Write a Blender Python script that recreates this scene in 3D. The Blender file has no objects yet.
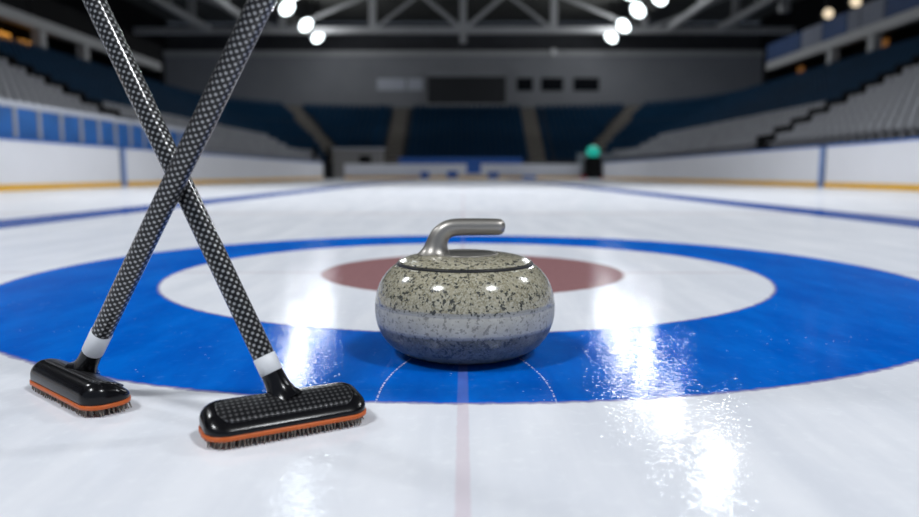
import bpy, bmesh, math, random
from mathutils import Vector, Matrix

random.seed(7)
sc = bpy.context.scene
COL = sc.collection
PI = math.pi

# ------------------------------------------------------------------ helpers
def link(o, parent=None):
    COL.objects.link(o)
    if parent is not None:
        o.parent = parent
    return o

class MB:
    """collects shapes, then links them as ONE mesh object"""
    def __init__(s):
        s.v, s.f, s.sm, s.uv = [], [], [], {}
    def add(s, verts, faces, smooth=False, uvs=None):
        b = len(s.v)
        s.v += [tuple(p) for p in verts]
        for i, f in enumerate(faces):
            s.f.append([b + k for k in f]); s.sm.append(smooth)
            if uvs: s.uv[len(s.f) - 1] = uvs[i]
        return s
    def box(s, x0, x1, y0, y1, z0, z1, M=None):
        V = [Vector(p) for p in ((x0,y0,z0),(x1,y0,z0),(x1,y1,z0),(x0,y1,z0),(x0,y0,z1),(x1,y0,z1),(x1,y1,z1),(x0,y1,z1))]
        if M is not None: V = [M @ p for p in V]
        return s.add(V, [(3,2,1,0),(4,5,6,7),(0,1,5,4),(1,2,6,5),(2,3,7,6),(3,0,4,7)])
    def bar(s, a, b, w, h=None):
        a, b = Vector(a), Vector(b); h = h or w
        z = (b - a).normalized()
        up = Vector((0,0,1)) if abs(z.z) < .95 else Vector((0,1,0))
        x = z.cross(up).normalized(); y = z.cross(x).normalized()
        V = []
        for p in (a, b):
            for i, j in ((-1,-1),(1,-1),(1,1),(-1,1)):
                V.append(p + x*(i*w/2) + y*(j*h/2))
        return s.add(V, [(3,2,1,0),(4,5,6,7),(0,1,5,4),(1,2,6,5),(2,3,7,6),(3,0,4,7)])
    def rings(s, rings, cap0=True, cap1=True, smooth=True, uv=None):
        n = len(rings[0]); V = [p for r in rings for p in r]; F = []; U = []
        for i in range(len(rings) - 1):
            for k in range(n):
                F.append((i*n+k, i*n+(k+1)%n, (i+1)*n+(k+1)%n, (i+1)*n+k))
                if uv:
                    U.append([(k/n, uv[i]), ((k+1)/n, uv[i]), ((k+1)/n, uv[i+1]), (k/n, uv[i+1])])
        s.add(V, F, smooth, U if uv else None)
        if cap0: s.add(rings[0], [tuple(range(n))[::-1]], False)
        if cap1: s.add(rings[-1], [tuple(range(n))], False)
        return s
    def lathe(s, prof, n=96, cx=0, cy=0, cap0=True, cap1=True):
        R = []
        for r, z in prof:
            R.append([(cx + r*math.cos(2*PI*k/n), cy + r*math.sin(2*PI*k/n), z) for k in range(n)])
        return s.rings(R, cap0, cap1)
    def tube(s, pts, rad, n=20, rx=None):
        """swept tube through pts with a radius per point"""
        P = [Vector(p) for p in pts]; R = []
        ref = Vector((0,1,0)); L = [0]
        for i, p in enumerate(P):
            t = (P[min(i+1, len(P)-1)] - P[max(i-1, 0)]).normalized()
            a = (ref - t*ref.dot(t))
            if a.length < 1e-4: a = Vector((1,0,0)) - t*t.x
            a.normalize(); b = t.cross(a); ref = a
            r = rad[i] if hasattr(rad, '__len__') else rad
            q = rx[i] if rx else r
            R.append([p + a*(q*math.cos(2*PI*k/n)) + b*(r*math.sin(2*PI*k/n)) for k in range(n)])
            if i: L.append(L[-1] + (P[i]-P[i-1]).length)
        return s.rings(R, True, True, True, L)
    def build(s, name, mat, parent=None, weld=False):
        me = bpy.data.meshes.new(name)
        me.from_pydata(s.v, [], s.f); me.update()
        me.polygons.foreach_set('use_smooth', s.sm)
        if s.uv:
            lay = me.uv_layers.new(name='UVMap')
            for fi, us in s.uv.items():
                for li, u in zip(me.polygons[fi].loop_indices, us): lay.data[li].uv = u
        if weld:
            bm = bmesh.new(); bm.from_mesh(me)
            bmesh.ops.remove_doubles(bm, verts=bm.verts, dist=1e-6)
            bmesh.ops.recalc_face_normals(bm, faces=bm.faces)
            bm.to_mesh(me); bm.free()
        me.materials.append(mat)
        return link(bpy.data.objects.new(name, me), parent)

def tag(o, label=None, cat=None, group=None, kind=None):
    if label: o['label'] = label
    if cat: o['category'] = cat
    if group: o['group'] = group
    if kind: o['kind'] = kind
    return o
def thing(name, label, cat, loc=(0,0,0), rz=0, group=None):
    o = bpy.data.objects.new(name, None); o.empty_display_size = .1
    o.location = loc; o.rotation_euler = (0,0,rz)
    link(o); return tag(o, label, cat, group)

def bevel(o, w, seg=2):
    m = o.modifiers.new('bevel', 'BEVEL'); m.width = w; m.segments = seg; m.limit_method = 'ANGLE'
    return o

# ------------------------------------------------------------------ materials
class NT:
    def __init__(s, name):
        s.m = bpy.data.materials.new(name); s.m.use_nodes = True
        s.t = s.m.node_tree; s.p = s.t.nodes['Principled BSDF']; s.out = s.t.nodes['Material Output']
    def n(s, typ, **kw):
        o = s.t.nodes.new(typ)
        for k, v in kw.items(): setattr(o, k, v)
        return o
    def l(s, a, b): s.t.links.new(a, b)
    def val(s, sock, v):
        if hasattr(v, 'is_output') or isinstance(v, bpy.types.NodeSocket): s.l(v, sock)
        else: sock.default_value = v
    def math(s, op, a, b=0.0, c=None, clamp=False):
        o = s.n('ShaderNodeMath', operation=op, use_clamp=clamp)
        s.val(o.inputs[0], a); s.val(o.inputs[1], b)
        if c is not None: s.val(o.inputs[2], c)
        return o.outputs[0]
    def mix(s, fac, a, b):
        o = s.n('ShaderNodeMix', data_type='RGBA')
        s.val(o.inputs[0], fac)
        for i, v in ((6, a), (7, b)):
            s.val(o.inputs[i], v if not isinstance(v, tuple) else (*v[:3], 1))
        return o.outputs[2]
    def noise(s, vec, scale, detail=2, rough=.5):
        o = s.n('ShaderNodeTexNoise'); s.l(vec, o.inputs['Vector'])
        o.inputs['Scale'].default_value = scale; o.inputs['Detail'].default_value = detail
        o.inputs['Roughness'].default_value = rough
        return o.outputs['Fac']
    def step(s, v, a, b):
        o = s.n('ShaderNodeMapRange'); o.interpolation_type = 'SMOOTHSTEP'
        s.val(o.inputs[0], v); o.inputs[1].default_value = a; o.inputs[2].default_value = b
        return o.outputs[0]
    def mapped(s, vec, scale=(1,1,1), rot=(0,0,0)):
        o = s.n('ShaderNodeMapping'); s.l(vec, o.inputs[0])
        o.inputs['Scale'].default_value = scale; o.inputs['Rotation'].default_value = rot
        return o.outputs[0]
    def obj(s): return s.n('ShaderNodeTexCoord').outputs['Object']

def simple(name, col, rough=.5, metal=0, vary=.12, scale=8, coat=0, spec=.5):
    t = NT(name); P = t.p
    c = t.noise(t.obj(), scale, 3)
    lo = tuple(x*(1-vary) for x in col); hi = tuple(min(1, x*(1+vary)) for x in col)
    t.l(t.mix(c, lo, hi), P.inputs['Base Color'])
    P.inputs['Roughness'].default_value = rough; P.inputs['Metallic'].default_value = metal
    P.inputs['Coat Weight'].default_value = coat; P.inputs['Coat Roughness'].default_value = .05
    P.inputs['Specular IOR Level'].default_value = spec
    return t.m
def glow(name, col, strength, base=(.02,.02,.02)):
    t = NT(name); t.p.inputs['Base Color'].default_value = (*base, 1)
    t.p.inputs['Emission Color'].default_value = (*col, 1)
    t.p.inputs['Emission Strength'].default_value = strength
    return t.m

HY = 2.15            # distance of the house centre
R_OUT, R_IN, R_RED = 1.262, .857, .445

def ice_material():
    t = NT('painted_ice')
    pos = t.obj()
    sep = t.n('ShaderNodeSeparateXYZ'); t.l(pos, sep.inputs[0])
    X, Y = sep.outputs[0], sep.outputs[1]
    M = t.math
    wob = M('MULTIPLY', M('SUBTRACT', t.noise(pos, 60, 3), .5), .012)
    dy = M('SUBTRACT', Y, HY)
    xc = M('SUBTRACT', X, .008)
    r = M('SQRT', M('ADD', M('MULTIPLY', xc, xc), M('MULTIPLY', dy, dy)))
    r = M('ADD', r, wob)
    rx = M('SUBTRACT', X, .028)
    rred = M('ADD', M('SQRT', M('ADD', M('MULTIPLY', rx, rx), M('MULTIPLY', dy, dy))), wob)
    # base ice: cold white with broad streaks and cloudy patches
    streak = t.noise(t.mapped(pos, (9, 1.1, 1), (0,0,.25)), 1.0, 4, .6)
    cloud = t.noise(pos, 2.3, 4, .6)
    fine = t.noise(pos, 45, 3, .6)
    c = t.mix(t.step(streak, .3, .7), (.66,.68,.735), (.79,.80,.84))
    c = t.mix(M('MULTIPLY', t.step(cloud, .35, .75), .55), c, (.64,.665,.725))
    c = t.mix(M('MULTIPLY', t.step(fine, .5, .8), .3), c, (.88,.9,.93))
    # faint reddish back line and neighbouring marks across the sheet
    bl = M('SUBTRACT', 1, t.step(M('ABSOLUTE', M('SUBTRACT', Y, 5.3)), .05, .2))
    c = t.mix(M('MULTIPLY', bl, M('ADD', .12, M('MULTIPLY', cloud, .4))), c, (.50,.42,.42))
    # blue side lines
    sl = M('SUBTRACT', 1, t.step(M('ABSOLUTE', M('SUBTRACT', M('ABSOLUTE', X), 2.70)), .235, .25))
    c = t.mix(sl, c, (.003,.055,.30))
    # tee line and centre line (pale dull red under the ice)
    tee = M('SUBTRACT', 1, t.step(M('ABSOLUTE', M('SUBTRACT', Y, 2.11)), .007, .012))
    c = t.mix(M('MULTIPLY', tee, .45), c, (.42,.30,.33))
    # rings
    blue_v = t.mix(t.step(t.noise(t.mapped(pos, (3, 1, 1), (0,0,.5)), 3.2, 4, .65), .3, .72), (.0, .088, .47), (.001,.135,.60))
    blue_v = t.mix(M('MULTIPLY', t.step(fine, .55, .85), .22), blue_v, (.12,.30,.72))
    # white frost dots in the paint
    vor = t.n('ShaderNodeTexVoronoi'); t.l(pos, vor.inputs['Vector']); vor.inputs['Scale'].default_value = 55
    dots = M('SUBTRACT', 1, t.step(vor.outputs['Distance'], .05, .11))
    patch = t.step(t.noise(pos, 6, 2), .5, .62)
    blue_v = t.mix(M('MULTIPLY', M('MULTIPLY', dots, patch), .55), blue_v, (.75,.82,.9))
    inb = M('MULTIPLY', t.step(r, R_IN - .003, R_IN + .003), M('SUBTRACT', 1, t.step(r, R_OUT - .004, R_OUT + .004)))
    c = t.mix(inb, c, blue_v)
    red_v = t.mix(fine, (.24,.115,.12), (.31,.16,.165))
    c = t.mix(M('SUBTRACT', 1, t.step(rred, R_RED - .006, R_RED + .012)), c, red_v)
    for R, w in ((R_OUT, .007), (R_IN, .006)):
        e = M('SUBTRACT', 1, t.step(M('ABSOLUTE', M('SUBTRACT', r, R)), w*.4, w))
        c = t.mix(M('MULTIPLY', e, .6), c, (.18,.16,.34))
    cl = M('SUBTRACT', 1, t.step(M('ABSOLUTE', M('ADD', X, M('MULTIPLY', wob, .2))), .0055, .0085))
    cl = M('MULTIPLY', cl, M('SUBTRACT', 1, M('MULTIPLY', inb, .6)))
    c = t.mix(M('MULTIPLY', cl, .33), c, (.56,.36,.42))
    # a pair of thin dotted pale arcs beside the stone
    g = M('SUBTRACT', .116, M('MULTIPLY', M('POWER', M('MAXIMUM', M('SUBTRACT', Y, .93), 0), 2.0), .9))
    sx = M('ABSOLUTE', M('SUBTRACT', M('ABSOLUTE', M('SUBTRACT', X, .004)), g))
    arcs = M('SUBTRACT', 1, t.step(sx, .0006, .0018))
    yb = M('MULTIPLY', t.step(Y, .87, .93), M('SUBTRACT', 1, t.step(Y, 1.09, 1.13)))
    arcs = M('MULTIPLY', M('MULTIPLY', arcs, yb), t.step(t.noise(pos, 170, 2), .42, .6))
    c = t.mix(M('MULTIPLY', arcs, .8), c, (.85,.88,.95))
    # surface relief: pebble, scrape marks and fine grain
    h1 = t.noise(pos, 160, 3, .7)
    h2 = t.noise(t.mapped(pos, (30, 3, 1), (0,0,.9)), 4, 3, .6)
    h3 = t.noise(pos, 24, 2, .5)
    hh = M('ADD', M('ADD', M('MULTIPLY', h1, .45), M('MULTIPLY', h2, .25)), M('MULTIPLY', h3, .8))
    b = t.n('ShaderNodeBump'); b.inputs['Strength'].default_value = .085; b.inputs['Distance'].default_value = .004
    t.l(hh, b.inputs['Height'])
    b2 = t.n('ShaderNodeBump'); b2.inputs['Strength'].default_value = .05; b2.inputs['Distance'].default_value = .004
    t.l(h3, b2.inputs['Height'])
    dif = t.n('ShaderNodeBsdfDiffuse'); t.l(c, dif.inputs['Color'])
    gl = t.n('ShaderNodeBsdfGlossy'); gl.distribution = 'BECKMANN'; gl.inputs['Roughness'].default_value = .07
    gl.inputs['Color'].default_value = (.95,.97,1,1); t.l(b.outputs[0], gl.inputs['Normal'])
    gw = t.n('ShaderNodeBsdfGlossy'); gw.distribution = 'BECKMANN'; gw.inputs['Roughness'].default_value = .08
    gw.inputs['Color'].default_value = (.95,.97,1,1); 
    vg = t.n('ShaderNodeTexVoronoi'); t.l(pos, vg.inputs['Vector']); vg.inputs['Scale'].default_value = 360
    va = t.n('ShaderNodeVectorMath', operation='SUBTRACT'); t.l(vg.outputs['Color'], va.inputs[0]); va.inputs[1].default_value = (.5,.5,.5)
    vm = t.n('ShaderNodeVectorMath', operation='MULTIPLY'); t.l(va.outputs[0], vm.inputs[0]); vm.inputs[1].default_value = (.095,.095,0)
    vb = t.n('ShaderNodeVectorMath', operation='ADD'); t.l(vm.outputs[0], vb.inputs[0]); t.l(b2.outputs[0], vb.inputs[1])
    vn = t.n('ShaderNodeVectorMath', operation='NORMALIZE'); t.l(vb.outputs[0], vn.inputs[0])
    t.l(vn.outputs[0], gw.inputs['Normal'])
    gm = t.n('ShaderNodeMixShader'); gm.inputs[0].default_value = .4
    t.l(gl.outputs[0], gm.inputs[1]); t.l(gw.outputs[0], gm.inputs[2])
    lw = t.n('ShaderNodeLayerWeight'); lw.inputs['Blend'].default_value = .3
    fac = M('ADD', .035, M('MULTIPLY', lw.outputs['Facing'], ICE_SPEC))
    mx = t.n('ShaderNodeMixShader'); t.l(fac, mx.inputs[0])
    t.l(dif.outputs[0], mx.inputs[1]); t.l(gm.outputs[0], mx.inputs[2])
    t.l(mx.outputs[0], t.out.inputs['Surface'])
    return t.m

def granite_material(name, banded):
    t = NT(name); pos = t.obj(); M = t.math
    sep = t.n('ShaderNodeSeparateXYZ'); t.l(pos, sep.inputs[0]); Z = sep.outputs[2]
    n1 = t.noise(pos, 60, 4, .6); n2 = t.noise(pos, 125, 3, .6); n3 = t.noise(pos, 190, 2, .5); n4 = t.noise(pos, 330, 2)
    up = t.mix(t.step(n1, .3, .7), (.19,.172,.112), (.33,.30,.21))
    up = t.mix(t.step(n4, .42, .62), up, (.385,.365,.285))
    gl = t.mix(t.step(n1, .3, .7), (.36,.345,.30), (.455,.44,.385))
    lo = t.mix(t.step(n1, .3, .7), (.082,.076,.058), (.15,.142,.112))  # lower granite tone, darkened further to paint in the shading down there
    lo = t.mix(M('MULTIPLY', t.step(n4, .45, .65), .5), lo, (.21,.21,.195))
    c = up
    sp = M('SUBTRACT', 1, t.step(n2, .37, .43))
    sp2 = M('SUBTRACT', 1, t.step(n3, .34, .40))
    spk = M('MAXIMUM', sp, sp2)
    rough = .16
    if banded:
        wob = M('ADD', Z, M('MULTIPLY', M('SUBTRACT', t.noise(pos, 90, 2), .5), .003))
        inband = M('MULTIPLY', t.step(wob, .0535, .0555), M('SUBTRACT', 1, t.step(wob, .0865, .0895)))
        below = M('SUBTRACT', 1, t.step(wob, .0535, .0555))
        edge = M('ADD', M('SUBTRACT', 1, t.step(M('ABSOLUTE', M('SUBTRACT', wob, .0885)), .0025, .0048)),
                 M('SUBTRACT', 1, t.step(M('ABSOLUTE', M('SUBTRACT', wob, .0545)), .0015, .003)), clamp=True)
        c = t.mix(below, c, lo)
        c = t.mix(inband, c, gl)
        c = t.mix(M('MULTIPLY', edge, .75), c, (.24,.245,.25))
        spk = M('MULTIPLY', spk, M('SUBTRACT', 1, M('MULTIPLY', inband, .45)))
        t.l(M('ADD', .14, M('ADD', M('MULTIPLY', inband, .4), M('MULTIPLY', below, .2))), t.p.inputs['Roughness'])
    else:
        t.p.inputs['Roughness'].default_value = .14
    c = t.mix(M('MULTIPLY', spk, .9), c, (.025,.028,.03))
    t.l(c, t.p.inputs['Base Color'])
    t.p.inputs['Specular IOR Level'].default_value = .55
    return t.m

def carbon_material(name, nu, nv, flat=False):
    """2x2 woven carbon fibre under clear lacquer"""
    t = NT(name); M = t.math
    if flat:
        vec = t.mapped(t.obj(), (nu, nu, nu), (0,0,PI/4))
    else:
        uv = t.n('ShaderNodeTexCoord').outputs['UV']
        vec = t.mapped(uv, (nu, nv, 1))
    sep = t.n('ShaderNodeSeparateXYZ'); t.l(vec, sep.inputs[0])
    u, v = sep.outputs[0], sep.outputs[1]
    su = M('SINE', M('MULTIPLY', u, 2*PI)); sv = M('SINE', M('MULTIPLY', v, 2*PI))
    pr = M('MULTIPLY', su, sv)
    w = t.step(pr, .0, .9)
    c = t.mix(w, (.006,.006,.007), (.36,.36,.365) if not flat else (.15,.15,.155))
    t.l(c, t.p.inputs['Base Color'])
    t.l(M('MULTIPLY', w, .85), t.p.inputs['Metallic']); t.p.inputs['Specular IOR Level'].default_value = .15
    t.p.inputs['Roughness'].default_value = .38
    t.p.inputs['Coat Weight'].default_value = 1 if not flat else .4
    t.p.inputs['Coat IOR'].default_value = 1.3
    t.p.inputs['Coat Roughness'].default_value = .06 if not flat else .2
    b = t.n('ShaderNodeBump'); b.inputs['Strength'].default_value = .25; b.inputs['Distance'].default_value = .0006
    t.l(pr, b.inputs['Height']); t.l(b.outputs[0], t.p.inputs['Normal'])
    return t.m

ICE_SPEC = .19
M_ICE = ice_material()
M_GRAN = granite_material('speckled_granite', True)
M_LID = granite_material('polished_granite', False)
M_GASKET = simple('black_rubber', (.008,.008,.009), .45)
M_STEEL = simple('satin_metal', (.31,.293,.27), .38, .8, .05, 30)
M_CARB = carbon_material('carbon_weave', 9, 1/.0088)
M_INLAY = carbon_material('carbon_inlay', 115, 0, True)
M_GLOSS = simple('glossy_black_plastic', (.004,.004,.005), .2, 0, .05, 20, 0, .28)
M_TAPE = simple('white_tape', (.62,.63,.65), .5, 0, .04, 60)
M_ORANGE = simple('orange_rubber', (.47,.085,.004), .42, 0, .1, 60)
M_BRIST = simple('grey_brown_bristle', (.17,.15,.125), .7, 0, .4, 300)
M_BOARD = simple('white_board', (.80,.80,.835), .38, 0, .04, 1.5, 0, .25)
M_YELL = simple('yellow_kickplate', (.82,.44,.012), .4, 0, .06, 2)
M_BLUEP = simple('blue_trim', (.02,.12,.46), .4, 0, .08, 2)
M_SEAM = simple('pale_blue_trim', (.20,.31,.60), .4, 0, .08, 2)
M_BPANEL = simple('blue_panel', (.01,.12,.40), .3, 0, .45, 1.7)
M_POST = simple('grey_post', (.30,.31,.34), .45, 0, .08, 3)
M_RAIL = simple('pale_rail', (.48,.50,.56), .4, 0, .08, 3)
M_CONC = simple('dark_concrete', (.055,.056,.062), .8, 0, .2, 2, 0, .2)
M_STAIR = simple('tan_concrete', (.26,.235,.20), .8, 0, .12, 3, 0, .2)
M_STEP_SHADE = simple('black_step_shade', (.004,.004,.005), .9, 0, .1, 3, 0, .1)
M_SEATG = simple('grey_seat_plastic', (.34,.345,.37), .6, 0, .3, 1.5, 0, .2)
M_SEATB = simple('navy_seat_plastic', (.006,.035,.080), .75, 0, .3, 1.2, 0, .08)
M_WALL = simple('grey_wall', (.25,.255,.27), .8, 0, .12, .5, 0, .2)
M_DARK = simple('dark_wall', (.012,.012,.013), .9, 0, .3, .6, 0, .1)
M_ROOF = simple('dark_roof_deck', (.075,.075,.07), .9, 0, .3, .8, 0, .1)
M_TRUSS = simple('grey_steel', (.40,.40,.40), .6, 0, .1, 2)
M_SCREEN = simple('black_screen', (.006,.006,.008), .4, 0, .1, 2)
M_WINDK = simple('dark_glass', (.008,.009,.012), .85, 0, .1, 2, 0, .1)
M_BANNB = simple('blue_banner', (.006,.045,.16), .7, 0, .35, .9)
M_BANNW = simple('pale_banner', (.17,.19,.25), .7, 0, .2, .9)
M_BEIGE = simple('beige_panel', (.30,.285,.27), .7, 0, .1, 1)
M_BLACK = simple('black_metal', (.006,.006,.006), .6, 0, .1, 4, 0, .2)
M_TEAL = glow('teal_lamp', (.01,.42,.32), .55, (.01,.2,.16))
M_RED = simple('red_plastic', (.45,.03,.05), .5, 0, .1, 4)
M_LENS = glow('lamp_lens', (.86,.97,1), 4.5)
M_WARM = glow('warm_lens', (1,.82,.58), .75)
M_AMBER = glow('amber_light', (1,.42,.05), .6)
M_AMBERD = glow('dim_amber_light', (1,.40,.08), .10)
M_DIM = glow('dim_lens', (.8,.85,.9), .13)

# ------------------------------------------------------------------ camera
F_PX, CAM_H = 718.3, .2909
cam_d = bpy.data.cameras.new('camera'); cam = link(bpy.data.objects.new('camera', cam_d))
cam_d.sensor_width = 36; cam_d.lens = 36*F_PX/919
cam.location = (0, 0, CAM_H)
cam.rotation_euler = (PI/2 - math.radians(6.725), 0, math.radians(.279))
cam_d.clip_start = .01; cam_d.clip_end = 300
cam_d.dof.use_dof = True; cam_d.dof.focus_distance = .965
cam_d.dof.aperture_fstop = (cam_d.lens*.001)/.0108
sc.camera = cam

# ------------------------------------------------------------------ ice
mb = MB(); mb.add([(-8.2,-4,0),(8.2,-4,0),(8.2,44,0),(-8.2,44,0)], [(0,1,2,3)])
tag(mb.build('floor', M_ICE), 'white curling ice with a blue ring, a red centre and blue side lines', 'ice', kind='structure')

# ------------------------------------------------------------------ curling stone
ST = (.003, 1.152, 0)
stone = thing('curling_stone', 'grey speckled granite curling stone with a grey metal handle on the blue ring', 'curling stone', ST)
def smooth_prof(pts, sub=6):
    out = []
    n = len(pts)
    for i in range(n-1):
        p0, p1, p2, p3 = pts[max(i-1,0)], pts[i], pts[i+1], pts[min(i+2,n-1)]
        for j in range(sub):
            u = j/sub
            out.append(tuple(.5*((2*p1[k]) + (p2[k]-p0[k])*u + (2*p0[k]-5*p1[k]+4*p2[k]-p3[k])*u*u + (3*p1[k]-p0[k]-3*p2[k]+p3[k])*u**3) for k in (0,1)))
    out.append(pts[-1]); return out
prof = [(.060,.004),(.064,.0005),(.070,.0005),(.088,.003),(.106,.0095),(.1225,.0205),(.1355,.0375),(.1425,.055),(.1450,.072),(.1448,.088),(.1415,.1055),(.1345,.122),(.1245,.1355),(.1155,.1435),(.110,.1465)]
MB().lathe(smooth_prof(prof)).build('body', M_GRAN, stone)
MB().lathe(smooth_prof([(.104,.1455),(.109,.1462),(.1098,.1478),(.1090,.1500),(.104,.1503)],4)).build('gasket_ring', M_GASKET, stone)
MB().lathe(smooth_prof([(.1055,.1495),(.1070,.1512),(.1062,.1530),(.1015,.1550),(.092,.1583),(.078,.1612),(.064,.1628),(.054,.1632)],5)).build('granite_cap', M_LID, stone)
MB().lathe(smooth_prof([(.0535,.1625),(.0535,.1642),(.052,.1650),(.049,.1645),(.045,.1636),(.02,.1636),(.004,.1636)],4)).build('handle_plate', M_STEEL, stone)
hp = [(-.0475,0,.1610),(-.0472,0,.1650),(-.0466,0,.1700),(-.0456,0,.1760),(-.0440,0,.1830),(-.0415,0,.1895),(-.0375,0,.1955),(-.0320,0,.2005),(-.0250,0,.2040),(-.0165,0,.2058),(-.006,0,.2063),(.02,0,.2064),(.045,0,.2064),(.0545,0,.2064),(.0590,0,.2064),(.0622,0,.2064),(.0642,0,.2064),(.0650,0,.2064)]
hr = [.0290,.0245,.0210,.0185,.0170,.0162,.0156,.0150,.0145,.0141,.0139,.0137,.0135,.0133,.0122,.0098,.0062,.0015]
mb = MB(); mb.tube(hp, hr, 28)
hd = mb.build('handle', M_STEEL, stone)
sm = hd.modifiers.new('sub', 'SUBSURF'); sm.levels = sm.render_levels = 1

# ------------------------------------------------------------------ curling brooms
def rrect(L, W, r, n=10):
    pts = []
    for cx, cy, a0 in ((L/2-r, W/2-r, 0), (-L/2+r, W/2-r, PI/2), (-L/2+r, -W/2+r, PI), (L/2-r, -W/2+r, 1.5*PI)):
        for k in range(n+1):
            a = a0 + k/n*PI/2
            pts.append((cx + r*math.cos(a), cy + r*math.sin(a)))
    return pts
def broom(label, centre, rz, flip, axis_pt, axis_dir, s_band0, s_band1, s_rod, r_rod, length, size):
    root = thing('curling_broom', label, 'broom', (*centre, 0), rz, 'crossed curling brooms')
    toL = (Matrix.Translation((*centre, 0)) @ Matrix.Rotation(rz, 4, 'Z')).inverted()
    L, W = size; Rc = .0245
    sgn = -1 if flip else 1          # which long side slopes down (the inlaid one)
    def top(x, y):
        k = min(1, max(0, (y*sgn + W/2)/W))       # 0 at the low front edge
        return .0240 + .0165*math.sin(min(1, k/.72)*PI/2) - (.004*max(0, (k-.78)/.22)**2)
    zb = .0145
    body = MB(); R = []
    for tt, ins in ((0,.0012),(.12,0),(.45,.0002),(.62,.0016),(.78,.0046),(.90,.0088),(.975,.0132),(1,.0172),(1.0,.022),(1.0,.0275)):
        R.append([(x, y, zb + tt*(top(x, y) - zb)) for x, y in rrect(L-2*ins, W-2*ins, max(.003, Rc-ins))])
    # close the top across the short direction
    body.rings(R, True, True)
    body.build('brush_head', M_GLOSS, root)
    hb = root.children[0]
    # carbon inlay on the sloping face
    il = MB(); Rr = []
    yc = -sgn*.0065
    for ins, dz in ((0,-.0015),(0,.0004),(.001,.0008)):
        Rr.append([(x, y + yc, top(x, y + yc) + dz) for x, y in rrect(L-.030-2*ins, .040-2*ins, .016-ins, 8)])
    Rr.append([(x*.995, y*.6 + yc, top(x, y*.6 + yc) + .0009) for x, y in rrect(L-.032, .038, .015, 8)])
    Rr.append([(x*.99, y*.2 + yc, top(x, y*.2 + yc) + .0009) for x, y in rrect(L-.032, .038, .015, 8)])
    il.rings(Rr, False, True)
    tag(il.build('inlay_panel', M_INLAY, hb), 'woven carbon inlay on the sloping side')
    # orange rubber strip
    st = MB()
    st.rings([[(x, y, z) for x, y in rrect(L+.002-2*i, W+.002-2*i, Rc+.001-i)] for z, i in ((.0098,.0015),(.0103,0),(.0146,0),(.0152,.0012))])
    tag(st.build('rubber_strip', M_ORANGE, root), 'orange strip')
    # bristles
    br = MB(); rnd = random.Random(3)
    nx, ny = 38, 10
    for i in range(nx):
        for j in range(ny):
            x = -L/2 + .006 + (L-.012)*i/(nx-1); y = -W/2 + .005 + (W-.010)*j/(ny-1)
            qx, qy = max(0, abs(x)-(L/2-Rc)), max(0, abs(y)-(W/2-Rc))
            if math.hypot(qx, qy) > Rc - .002: continue
            x += rnd.uniform(-.0008,.0008); y += rnd.uniform(-.0008,.0008)
            ex, ey = x*1.03 + rnd.uniform(-.0016,.0016), y*1.05 + rnd.uniform(-.0016,.0016)
            e = .0011
            zt = rnd.uniform(0, .0016)
            V = [(x-e,y-e,.0105),(x+e,y-e,.0105),(x+e,y+e,.0105),(x-e,y+e,.0105),
                 (ex-e*.5,ey-e*.5,zt),(ex+e*.5,ey-e*.5,zt),(ex+e*.5,ey+e*.5,zt),(ex-e*.5,ey+e*.5,zt)]
            br.add(V, [(0,1,2,3),(7,6,5,4),(0,4,5,1),(1,5,6,2),(2,6,7,3),(3,7,4,0)])
    tag(br.build('bristles', M_BRIST, root), 'short grey-brown bristles', kind='stuff')
    # socket, tape and shaft along one leaning axis
    P = lambda s: toL @ (Vector(axis_pt) + Vector(axis_dir)*s)
    zl = P(s_band0)
    d = (P(1) - P(0)).normalized()
    # from the tape down to the head
    s_hit = s_band0
    while P(s_hit).z > .0345 and s_hit > -.3: s_hit -= .001
    s0 = s_band0 + .003
    ss = [s_hit - .004, s_hit + .001, s_hit + .006, s_hit + .012, s_hit + .019]
    rr = [.0225, .0190, .0163, .0145, .0134]
    k = 5
    for i in range(1, k+1):
        ss.append(s_hit + .019 + (s0 - s_hit - .019)*i/k); rr.append(.0134 + (r_rod - .0003 - .0134)*i/k)
    nk = MB(); nk.tube([P(s) for s in ss], rr, 32)
    nk.build('socket', M_GLOSS, root)
    tp = MB(); tp.tube([P(s_band0), P(s_band0+.0005), P((s_band0+s_band1)/2), P(s_band1-.0005), P(s_band1)], [r_rod, r_rod+.0006, r_rod+.0006, r_rod+.0006, r_rod], 32)
    tag(tp.build('tape_collar', M_TAPE, root), 'white tape collar')
    rd = MB(); n = 24
    rd.tube([P(s_rod + (length - s_rod)*i/n) for i in range(n+1)], r_rod, 40)
    sh = rd.build('shaft', M_CARB, root)
    tag(sh, 'woven black and silver carbon shaft')
    cp = MB(); e = P(length); cp.tube([e, e + d*.02, e + d*.026, e + d*.028], [r_rod+.001, r_rod+.001, r_rod-.002, .004], 24)
    cp.build('end_cap', M_GASKET, root)
    return root
broom('left curling broom with a plain glossy black head, shaft crossing in front',
      (-.500, .9055), math.radians(-40.5), True, (-.4765, .9024, .0643), (.53987, -.31729, .77966), 0, .0352, .0355, .0128, 1.16, (.200, .060))
broom('nearer curling broom with a carbon inlay on its black head, shaft crossing behind',
      (-.203, .794), math.radians(30), False, (-.2217, .8107, .0620), (-.43948, .13621, .88786), 0, .0212, .0215, .0127, 1.16, (.184, .069))

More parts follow.
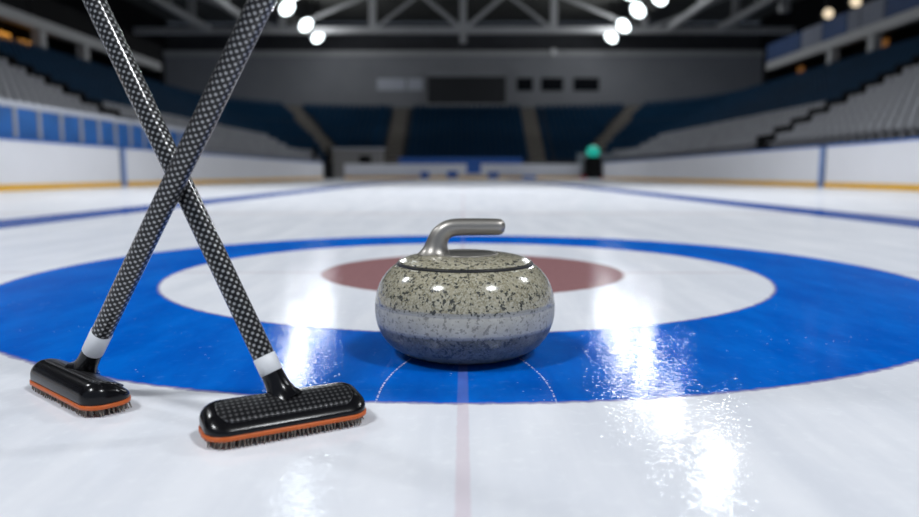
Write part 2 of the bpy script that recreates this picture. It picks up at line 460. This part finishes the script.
# ------------------------------------------------------------------ rink boards
def board(name, label, x, y0, y1, group='white rink boards'):
    """one length of white rink board along the side of the ice; x is its ice face"""
    s = 1 if x > 0 else -1
    t = thing(name, label, 'rink board', (x, (y0+y1)/2, 0), 0, group)
    h = (y1-y0)/2 - .01
    MB().box(min(0,s*.1), max(0,s*.1), -h, h, 0, .86).build('board_panel', M_BOARD, t)
    MB().box(min(-s*.012,s*.05), max(-s*.012,s*.05), -h, h, 0.0, .112).build('kick_strip', M_YELL, t)
    MB().box(min(-s*.02,s*.12), max(-s*.02,s*.12), -h, h, .86, .895).build('top_rail', M_BLUEP, t)
    return t
def seam(label, x, y):
    s = 1 if x > 0 else -1
    mb = MB(); mb.box(min(-s*.03,s*.02), max(-s*.03,s*.02), -.055, .055, 0, .86)
    o = mb.build('seam_post', M_SEAM); o.location = (x, y, 0)
    return tag(o, label, 'post', 'blue seam posts of the rink boards')
BX = 7.66
board('rink_board', 'near white rink board on the left, closest to the picture edge', -BX, -4, 16.15)
board('rink_board', 'long white rink board on the left beyond the blue seam', -BX, 16.45, 39.6)
board('rink_board', 'near white rink board on the right with a bright yellow kick strip', BX, -4, 15.35)
board('rink_board', 'long white rink board on the right beyond the blue seam', BX, 15.65, 39.6)
seam('blue upright between the two white boards on the left', -BX, 16.3)
seam('blue upright between the two white boards on the right', BX, 15.5)
t = thing('rink_board', 'low white end board across the far end of the ice', 'rink board', (0, 40.6, 0), 0, 'white rink boards')
MB().box(-6.65, 6.6, 0, .1, 0, .84).build('board_panel', M_BOARD, t)
MB().box(-6.65, 6.6, -.012, .05, 0, .15).build('kick_strip', M_YELL, t)
for x0, x1, z0, z1 in ((-2.4,-1.9,.05,.4),(-.9,-.3,.08,.45),(.2,1.0,.30,.84),(1.4,2.0,.05,.38),(3.3,4.1,.02,.2)):
    MB().box(x0, x1, -.02, .02, z0, z1).build('advert_mark', M_BLUEP, t)
# ------------------------------------------------------------------ left barrier with blue panels
t = thing('spectator_barrier', 'barrier of blue panels between grey posts above the left rink boards', 'barrier', (-7.83, 0, 0))
y = 9.0; k = 0
while y < 20.5:
    MB().box(-.02, .02, y+.05, y+.68, .90, 1.44).build('blue_panel', M_BPANEL, t)
    MB().box(-.045, .045, y-.05, y+.05, .0, 1.45).build('post', M_POST, t)
    y += .73
MB().box(-.06, .06, 8.9, y+.05, 1.44, 1.55).build('top_rail', M_RAIL, t)
MB().box(-.04, .04, 8.9, y+.05, .0, .90).build('base_wall', M_CONC, t)
YB = y + .05
o = MB().box(-.05, .05, YB, 39.5, 0, 1.05).build('low_wall', M_WALL); o.location = (-7.83, 0, 0)
tag(o, 'low grey wall behind the left rink boards, past the blue panels', 'wall', kind='structure')

# ------------------------------------------------------------------ seating bowl
NR, PITCH, RISE, Z0 = 15, .5, .26, 1.0
CX, CYc, R0 = 5.6, 41.0, 3.0
def bowl_path(R, ystart=-2.0, arcn=16):
    """points (x, y, outward nx, ny, s) of the path at radius R round the ice: left side, corner, far end, corner, right side"""
    pts = [(-CX-R, ystart, -1, 0), (-CX-R, CYc, -1, 0)]
    for k in range(1, arcn+1):
        a = k/arcn*PI/2; pts.append((-CX-R*math.cos(a), CYc+R*math.sin(a), -math.cos(a), math.sin(a)))
    for k in range(0, arcn+1):
        a = PI/2 - k/arcn*PI/2; pts.append((CX+R*math.cos(a), CYc+R*math.sin(a), math.cos(a), math.sin(a)))
    pts.append((CX+R, ystart, 1, 0))
    return pts
tb = MB(); prev = None; V = []; rows = []
prf = [(R0, 0.0)]
for k in range(NR):
    prf += [(R0 + PITCH*k, Z0 + RISE*k), (R0 + PITCH*(k+1), Z0 + RISE*k)]
prf.append((R0 + PITCH*NR, Z0 + RISE*NR + .0))
prf.append((R0 + PITCH*NR + .3, Z0 + RISE*NR)); prf.append((R0 + PITCH*NR + .3, 0.0))
grid = [[(p[0], p[1], z) for p in bowl_path(R)] for R, z in prf]
n = len(grid[0])
tb.add([p for g in grid for p in g], [(i*n+k, i*n+k+1, (i+1)*n+k+1, (i+1)*n+k) for i in range(len(grid)-1) for k in range(n-1)])
o = tb.build('seating_terrace', M_CONC, weld=True)
tag(o, 'stepped dark concrete terrace under the stadium seats', 'terrace', kind='structure')

AISLE_Y = 21.5
END_AISLES = (-4.35, 4.55)
CA = math.radians(55)              # corner aisle angle above the cross axis
# seat mesh (x along the row, +y to the back)
def seat_mb():
    m = MB()
    m.box(-.125, .125, -.13, .12, .175, .205)
    M_ = Matrix.Translation((0, .125, .19)) @ Matrix.Rotation(-.20, 4, 'X')
    m.box(-.125, .125, -.014, .016, 0, .27, M_)
    m.box(-.04, .04, -.04, .08, 0, .175)
    return m
SM = seat_mb()
def seat_at(x, y, z, nx, ny):
    return Matrix.Translation((x, y, z)) @ Matrix.Rotation(math.atan2(-nx, ny), 4, 'Z')
seats = []                          # (matrix, grey?, row, side)
SP = .36
for k in range(NR):
    R = R0 + PITCH*k + .26; z = Z0 + RISE*k
    for sgn in (-1, 1):
        y = 5.0
        while y < CYc:
            if abs(y - AISLE_Y) > .62:
                grey = (k < 11) if y < AISLE_Y else (k < 5)
                seats.append((seat_at(sgn*(CX+R), y, z, sgn, 0), grey, k, sgn))
            y += SP
        # corner
        na = int(R*PI/2/SP)
        for q in range(na):
            a = (q+.5)/na*PI/2
            if abs(a - CA)*R < .62: continue
            seats.append((seat_at(sgn*(CX+R*math.cos(a)), CYc+R*math.sin(a), z, sgn*math.cos(a), math.sin(a)), k < 2 and a < .6, k, 0))
    x = -CX + .1
    while x < CX:
        if min(abs(x-a) for a in END_AISLES) > .66:
            seats.append((seat_at(x, CYc+R, z, 0, 1), False, k, 0))
        x += SP
th_, yw_ = math.radians(6.725), math.radians(.279)
def to_px(p):
    X, Y, Z = p.x, p.y, p.z - CAM_H
    X, Y = X*math.cos(yw_)+Y*math.sin(yw_), -X*math.sin(yw_)+Y*math.cos(yw_)
    zc = Y*math.cos(th_)-Z*math.sin(th_); yc = Y*math.sin(th_)+Z*math.cos(th_)
    return 459.5+F_PX*X/zc, 258.5-F_PX*yc/zc, zc
cand = {-1: [], 1: []}
for i, sdat in enumerate(seats):
    if sdat[3] == 0: continue
    px, py, zc = to_px(sdat[0].translation + Vector((0,0,.3)))
    if zc < 1 or not (-6 < px < 925 and py > -5): continue
    if sdat[3] < 0 and sdat[2] == 0: continue       # first row hides behind the barrier
    cand[sdat[3]].append((zc, i))
single = set()
for sgn in (-1, 1):
    cand[sgn].sort(); single |= {i for _, i in cand[sgn][:150]}
ORD = ['front','second','third','fourth','fifth','sixth','seventh','eighth','ninth','tenth','eleventh','twelfth','thirteenth','fourteenth','top']
proto = {}
for i in sorted(single):
    Mx, grey, k, sgn = seats[i]
    if grey not in proto:
        o = seat_mb().build('stadium_seat', M_SEATG if grey else M_SEATB); proto[grey] = o
    else:
        o = proto[grey].copy(); COL.objects.link(o)
    o.matrix_world = Mx
    side = 'left' if sgn < 0 else 'right'; cn = 'grey' if grey else 'navy blue'
    tag(o, '%s plastic seat at the picture-edge end of the %s row, %s stand' % (cn, ORD[k], side), 'seat', 'near %s seats in the %s row of the %s stand' % (cn, ORD[k], side))
m = MB(); mi = []
for i, (Mx, g, k, sgn) in enumerate(seats):
    if i in single: continue
    m.add([Mx @ Vector(v) for v in SM.v], SM.f); mi += [0 if g else 1]*len(SM.f)
o = m.build('stadium_seats', M_SEATG)
o.data.materials.append(M_SEATB); o.data.polygons.foreach_set('material_index', mi)
tag(o, 'remaining grey and navy plastic seats filling the stands round the ice', 'seats', kind='stuff')

# aisle stairs: small blocks laid on the terrace steps
def stairs(label, fn, mat, name='aisle_stairs', group='aisle stairs in the stands', w=.5, dark=False):
    t = thing(name, label, 'stairs', (0,0,0), 0, group)
    for k in range(NR):
        R = R0 + PITCH*k; z = Z0 + RISE*k
        for half in (0, 1):
            Mx = fn(R + .01 + half*.245)
            hgt = (.02, .14)[half] if not dark else (.03, .42)[half]  # side aisles: tall black blocks put in as the dark shading of the steps
            MB().box(-w, w, 0, .24, 0, hgt, Matrix.Translation((0,0,z)) @ Mx).build('step', mat[half], t)
    return t
def side_fn(sgn): return lambda R: Matrix.Translation((sgn*(CX+R), AISLE_Y, 0)) @ Matrix.Rotation(math.atan2(-sgn, 0), 4, 'Z')
def end_fn(x): return lambda R: Matrix.Translation((x, CYc+R, 0))
def cor_fn(sgn): return lambda R: Matrix.Translation((sgn*(CX+R*math.cos(CA)), CYc+R*math.sin(CA), 0)) @ Matrix.Rotation(math.atan2(-sgn*math.cos(CA), math.sin(CA)), 4, 'Z')
stairs('dark aisle stairs with black shade blocks climbing the left stand', side_fn(-1), (M_CONC, M_STEP_SHADE), dark=True)
stairs('dark aisle stairs with black shade blocks climbing the right stand', side_fn(1), (M_CONC, M_STEP_SHADE), dark=True)
stairs('tan aisle stairs left of centre in the far stand', end_fn(-4.35), (M_STAIR, M_STAIR))
stairs('tan aisle stairs right of centre in the far stand', end_fn(4.55), (M_STAIR, M_STAIR))
stairs('tan aisle stairs slanting up the far left corner of the stands', cor_fn(-1), (M_STAIR, M_STAIR))
stairs('tan aisle stairs slanting up the far right corner of the stands', cor_fn(1), (M_STAIR, M_STAIR))

# ------------------------------------------------------------------ far end of the rink
t = thing('players_shelter', 'low beige shelter behind the far left end of the boards', 'shelter', (-6.05, 42.2, 0))
MB().box(-1.5, 1.35, 0, .9, 0, 1.72).build('wall_panel', M_BEIGE, t)
MB().box(-1.6, 1.45, -.1, 1.0, 1.72, 1.80).build('roof_slab', M_RAIL, t)
MB().box(.0, .7, -.02, .02, .9, 1.35).build('opening', M_BLACK, t)
o = MB().box(-3.7, 3.4, 0, .25, 0, 1.22).build('blue_bench', M_BLUEP); o.location = (0, 41.6, 0)
tag(o, 'long blue bench back showing above the far end board', 'bench')
for i, (x, lab) in enumerate(((-8.35, 'dark upright at the far left corner, outer of two'), (-7.55, 'dark upright at the far left corner, nearer the shelter'))):
    o = MB().box(-.12, .12, -.06, .06, 0, 1.75).build('corner_post', M_BLACK); o.location = (x, 40.8, 0)
    tag(o, lab, 'post', 'dark corner posts')
t = thing('railing', 'grey low fence behind the far right corner of the boards', 'fence', (7.6, 41.2, 0))
MB().box(-1.1, 1.0, 0, .06, .35, 1.45).build('panel', M_POST, t)
for x in (-1.1, 0, .95): MB().box(x, x+.06, .06, .12, 0, 1.5).build('post', M_RAIL, t)
t = thing('signal_cabinet', 'black cabinet with a round teal lamp on top at the far right of the ice', 'cabinet', (7.15, 39.95, 0))
bevel(MB().box(-.45, .45, -.3, .3, .06, 1.15).build('cabinet_body', M_BLACK, t), .03)
MB().box(-.3, .3, -.2, .2, 1.15, 1.24).build('lamp_base', M_BLACK, t)
mb = MB(); mb.lathe([(.36*math.sin(a*PI/16)+.001, 1.50-.33*math.cos(a*PI/16)) for a in range(17)], 32)
tag(mb.build('teal_lamp', M_TEAL, t), 'round glowing teal lamp')
for x in (-.62, .42): MB().box(x, x+.28, -.3, .2, 0, .2).build('foot', M_RED, t)

# ------------------------------------------------------------------ walls and roof
def struct(name, mb, mat, label=None):
    return tag(mb.build(name, mat), label, None, None, 'structure')
struct('wall_far', MB().box(-21.2, 21.2, 52.2, 52.6, 0, 8.7), M_WALL, 'grey end wall above the far stand')
struct('trim_1', MB().box(-21.2, 21.2, 52.05, 52.2, 8.55, 8.95), M_TRUSS)
struct('trim_2', MB().box(-21.2, 21.2, 52.6, 53.6, 8.7, 10.9), M_CONC)
struct('wall_left', MB().box(-21.6, -21.2, -6, 53, 0, 11.2), M_DARK)
struct('wall_right', MB().box(21.2, 21.6, -6, 53, 0, 11.2), M_DARK)
struct('ceiling', MB().box(-21.6, 21.6, -6, 54, 11.2, 11.5), M_ROOF, 'dark roof deck over the arena')
WN = [(3.82,4.95,'first'),(5.55,7.1,'second'),(7.85,9.65,'third')]
for i, (x0, x1, nm) in enumerate(WN):
    w = MB().box(x0, x1, 52.12, 52.19, 6.15, 7.05).build('window_%d' % (i+1), M_WINDK)
    tag(w, 'dark window in the far wall, %s to the right of the scoreboard' % nm, None, None, 'structure')
for i, (x0, x1) in enumerate(((-6.1,-4.1),(-3.95,-2.85))):
    w = MB().box(x0, x1, 52.12, 52.19, 6.2, 7.0).build('window_%d' % (i+4), M_RAIL)
    tag(w, None, None, None, 'structure')
t = thing('scoreboard', 'wide black scoreboard on the far wall above the centre stand', 'scoreboard', (.25, 52.1, 5.1))
MB().box(-2.75, 2.75, -.3, .1, .12, 2.0).build('screen', M_SCREEN, t)
MB().box(-2.85, 2.85, -.32, .1, -.1, .12).build('lower_frame', M_TRUSS, t)
MB().box(-2.85, 2.85, -.32, .1, 2.0, 2.5).build('upper_frame', M_WALL, t)
o = MB().lathe([(.3*math.sin(a*PI/10)+.001, -.3*math.cos(a*PI/10)) for a in range(11)], 20).build('wall_lamp', M_DIM)
o.location = (6.35, 51.82, 8.75); tag(o, 'small dim round lamp at the top of the far wall', 'lamp')

# side galleries above the stands
GX = 16.0
for sgn, side in ((-1,'left'),(1,'right')):
    def bx(x0, x1, *a): return MB().box(min(sgn*x0, sgn*x1), max(sgn*x0, sgn*x1), *a)
    struct('trim_%d' % (3 if sgn < 0 else 4), bx(16.0, 16.4, -2, 39, 5.72, 6.12), M_TRUSS, 'pale edge beam of the %s gallery' % side)
    struct('floor_%s_gallery' % side, bx(16.4, 21.2, -2, 39, 5.8, 6.0), M_DARK)
    struct('floor_%s_concourse' % side, bx(16.4, 21.2, -2, 39, 4.4, 4.7), M_CONC)
    struct('wall_%s_concourse' % side, bx(19.4, 19.6, -2, 39, 4.7, 5.8), M_DARK if sgn < 0 else M_WALL)
    struct('wall_%s_gallery_end' % side, bx(16.0, 21.2, 38.9, 39.1, 4.4, 7.0), M_DARK)
    place = {-1: ['nearest to the picture edge', 'second from the picture edge', 'third from the picture edge'],
              1: ['nearest to the picture edge', 'second from the picture edge', 'third from the picture edge']}[sgn]
    for i, y in enumerate((29.2, 32.4)):
        if sgn < 0: y -= 1.0
        o = bx(16.05, 16.4, -.2, .2, 0, 1.06).build('gallery_pillar', M_TRUSS); o.location = (0, y, 4.67)
        tag(o, 'grey pillar holding up the %s gallery, %s' % (side, place[i]), 'pillar', 'pillars under the galleries')
    # banners along the balcony front
    seq = [(26,28.2,0),(28.3,29.9,1),(30.0,30.9,1),(31.0,33.0,0),(33.1,35.0,1),(35.1,38.9,0)] if sgn > 0 else [(22,25.5,0),(25.6,27.2,0),(27.3,38.9,0)]
    names = ['nearest the picture edge','second from the picture edge','third from the picture edge','fourth from the picture edge','fifth from the picture edge','sixth, farthest along']
    for i, (y0, y1, w) in enumerate(seq):
        o = bx(16.0, 16.08, y0, y1, 6.14, 7.0).build('balcony_banner', M_BANNW if w else (M_BANNB if sgn > 0 else M_DARK))
        tag(o, '%s banner on the %s balcony front, %s' % ('pale' if w else ('blue' if sgn > 0 else 'dark'), side, names[i]), 'banner', 'balcony banners')
def flood(name, label, loc, mat, group, r=.3):
    t = thing(name, label, 'lamp', loc, 0, group)
    mb = MB(); mb.tube([(0,0,0),(0,-.05,0)], r*.9, 20); mb.build('lens', mat, t)
    mb = MB(); mb.tube([(0,.35,0),(0,.2,0),(0,.005,0)], [r*.5, r, r], 20); mb.build('housing', M_BLACK, t)
    return t
for y, lab in ((30.2, 'warm lamp above the right balcony, nearer the picture edge'), (32.4, 'warm lamp above the right balcony, farther from the picture edge')):
    t = flood('balcony_lamp', lab, (15.9, y, 7.22), M_WARM, 'warm balcony lamps', .24)
    MB().box(-.03, .03, .2, .26, 0, 4.0).build('hanger', M_BLACK, t)
def amber(label, loc, sz, mat):
    t = thing('amber_sign', label, 'light', loc, 0, 'amber lights in the concourses')
    MB().box(-.05, .05, -sz[0]/2, sz[0]/2, -sz[1]/2, sz[1]/2).build('lit_panel', mat, t)
    MB().box(-.02, .02, -.03, .03, sz[1]/2, 5.8-loc[2]).build('hanger', M_BLACK, t)
amber('bright amber light panel in the left concourse, nearest the picture edge', (-16.9, 27.0, 5.3), (.9,.30), M_AMBER)
amber('bright amber light panel in the left concourse, second from the picture edge', (-16.9, 28.4, 5.22), (.9,.30), M_AMBER)
amber('small amber light in the right concourse, by the picture edge', (16.9, 29.75, 5.5), (.5,.3), M_AMBERD)
amber('faint amber light in the right concourse between the two pillars', (16.9, 31.7, 4.98), (.6,.4), M_AMBERD)
amber('faint amber light low in the right concourse, farthest along', (16.9, 36.9, 5.35), (.5,.5), M_AMBERD)

# ------------------------------------------------------------------ roof steel
def truss(y, label):
    t = thing('roof_truss', label, 'truss', (0, y, 0), 0, 'roof trusses')
    z0, z1 = 8.95, 11.1
    MB().box(-20, 20, -.2, .2, z0-.18, z0+.16).build('bottom_chord', M_TRUSS, t)
    MB().box(-20, 20, -.15, .15, z1-.15, z1+.1).build('top_chord', M_TRUSS, t)
    for k in range(-3, 4):
        x = k*5.5
        MB().box(x-.2, x+.2, -.12, .12, z0-(.75 if k == 0 else .1), z1).build('vertical', M_TRUSS, t)
        if k < 3:
            a, b = ((x, 0, z0), (x+5.5, 0, z1)) if k % 2 == 0 else ((x, 0, z1), (x+5.5, 0, z0))
            if k == 0:
                MB().bar((x, 0, z0), (x+2.6, 0, z1), .22).build('diagonal', M_TRUSS, t)
                MB().bar((x+5.5, 0, z0), (x+2.6, 0, z1), .16).build('diagonal', M_TRUSS, t)
            elif k == -1:
                MB().bar((x+5.5, 0, z0), (x+2.9, 0, z1), .22).build('diagonal', M_TRUSS, t)
                MB().bar((x, 0, z0), (x+2.9, 0, z1), .16).build('diagonal', M_TRUSS, t)
            else:
                MB().bar(a, b, .18).build('diagonal', M_TRUSS, t)
    return t
truss(45, 'grey steel roof truss spanning the arena above the far stand')
for x, lab in ((-15.4,'outermost grey roof beam on the left'),(-12.4,'grey roof beam on the left between lamps and gallery'),
               (12.4,'grey roof beam on the right between lamps and gallery'),(15.4,'outermost grey roof beam on the right')):
    t = thing('roof_beam', lab + ', running along the arena', 'beam', (x, 0, 9.0), 0, 'long roof beams')
    MB().box(-.16, .16, 0, 44.7, -.16, .16).build('beam', M_TRUSS, t)
    for y in range(3, 45, 6): MB().box(-.08, .08, y-.08, y+.08, .16, 2.25).build('hanger', M_TRUSS, t)
o = MB().box(-.22, .22, -.22, .22, -.5, 2.2).build('hanging_post', M_TRUSS); o.location = (16.4, 38, 9.0)
tag(o, 'short grey post hanging from the roof at the upper right', 'post')
for x, sd in ((-10.7,'left'),(10.7,'right')):
    t = thing('lamp_rail', 'dark service rail hung from the roof beside the %s row of floodlights' % sd, 'rail', (x, 0, 9.75), 0, 'service rails')
    MB().box(-.4, .4, 20, 48.5, 0, .12).build('deck', M_ROOF, t)
    for y in range(22, 48, 6): MB().box(-.05, .05, y, y+.1, .12, 1.45).build('hanger', M_TRUSS, t)

# ------------------------------------------------------------------ floodlights
def lamp(label, x, y, power, group, aimx=0, r=.43, size=96, aimy=None, spill=0):
    z = 9.0
    t = thing('hanging_floodlight', label, 'lamp', (x, y, z), 0, group)
    # tilt towards the near ice
    tgt = Vector((aimx, (y - 7) if aimy is None else aimy, 0)); d = (tgt - Vector((x, y, z))).normalized()
    u = Vector((1,0,0)) - d*d.x; u.normalize(); v = d.cross(u)
    def ring(s, rr, n=28): return [d*s + u*(rr*math.cos(2*PI*k/n)) + v*(rr*math.sin(2*PI*k/n)) for k in range(n)]
    MB().rings([ring(-.02, r*.96), ring(.0, r*.96)]).build('lens', M_LENS, t)
    MB().rings([ring(-.42, r*.35), ring(-.3, r*.75), ring(-.03, r*1.0), ring(.03, r*1.06), ring(.03, r*.99), ring(-.02, r*.97)], True, False).build('housing', M_BLACK, t)
    MB().box(-.05, .05, -.05, .05, .2, 2.185).build('bracket', M_BLACK, t)
    if power:
        ld = bpy.data.lights.new('flood_beam', 'SPOT'); ld.energy = power; ld.color = (.95,.975,1.0)
        ld.spot_size = math.radians(size); ld.spot_blend = .55; ld.shadow_soft_size = r*.9
        lo = bpy.data.objects.new('flood_beam', ld); link(lo, t)
        lo.location = d*.08; lo.rotation_euler = d.to_track_quat('-Z', 'Y').to_euler()
        if spill:
            ls = bpy.data.lights.new('lamp_spill', 'POINT'); ls.energy = power*spill; ls.color = (.92,.96,1)
            ls.shadow_soft_size = .3
            lo = bpy.data.objects.new('lamp_spill', ls); link(lo, t); lo.location = d*.5
    return t
PW = 1600
RV = ['lowest and farthest','second from the far end','third from the far end','nearest, cut by the top edge']
for i, (x, y) in enumerate(((9.48,47.4),(9.5,43.9),(9.36,39.8),(9.75,37.0))):
    lamp('bright round floodlight in the right lamp row, %s' % RV[i], x, y, PW*.38, 'floodlights under the roof', spill=.2)
for i, (x, y) in enumerate(((-9.3,47.3),(-9.26,43.6),(-9.3,39.2))):
    lamp('bright round floodlight in the left lamp row, %s' % ['lowest and farthest','middle of the three','highest, beside the broom shaft'][i], x, y, PW*.38, 'floodlights under the roof', spill=.2)
INNER = 'inner lamp row above the picture'
for x, y, p in ((8.0,35.6,.05),(8.3,32.0,.07),(8.2,27.5,.085),(7.95,21.7,.085),
                (-8.2,35.6,.05),(-7.95,32.2,.075),(-7.45,29,.02),(-4.6,19.3,.012)):
    lamp('added unseen round floodlight lighting the stone, boards and near ice', x, y, PW*p, INNER, aimy=3.0, size=62)
for x, y, p in ((4.6,11.5,1.15),(-4.6,11.5,1.15),(10,6,.9),(-10,6,.9),(5,-3,1.1),(-5,-3,1.1)):  # added unseen lamps that brighten the stone, boards and near ice
    lamp('added unseen round floodlight lighting the stone, boards and near ice', x, y, PW*p, INNER, aimy=y+2 if y > 0 else 2, size=112, r=.8)
# ------------------------------------------------------------------ world and view
w = bpy.data.worlds.new('world'); sc.world = w; w.use_nodes = True
bg = w.node_tree.nodes['Background']; bg.inputs[0].default_value = (.62,.74,.95,1); bg.inputs[1].default_value = .26
vs = sc.view_settings
vs.view_transform = 'Standard'; vs.look = 'None'; vs.gamma = 1; vs.use_curve_mapping = False
vs.exposure = .42
sc.cycles.max_bounces = 6; sc.cycles.diffuse_bounces = 3; sc.cycles.glossy_bounces = 3
sc.cycles.sample_clamp_indirect = 6; sc.cycles.sample_clamp_direct = 0
sc.cycles.use_denoising = True
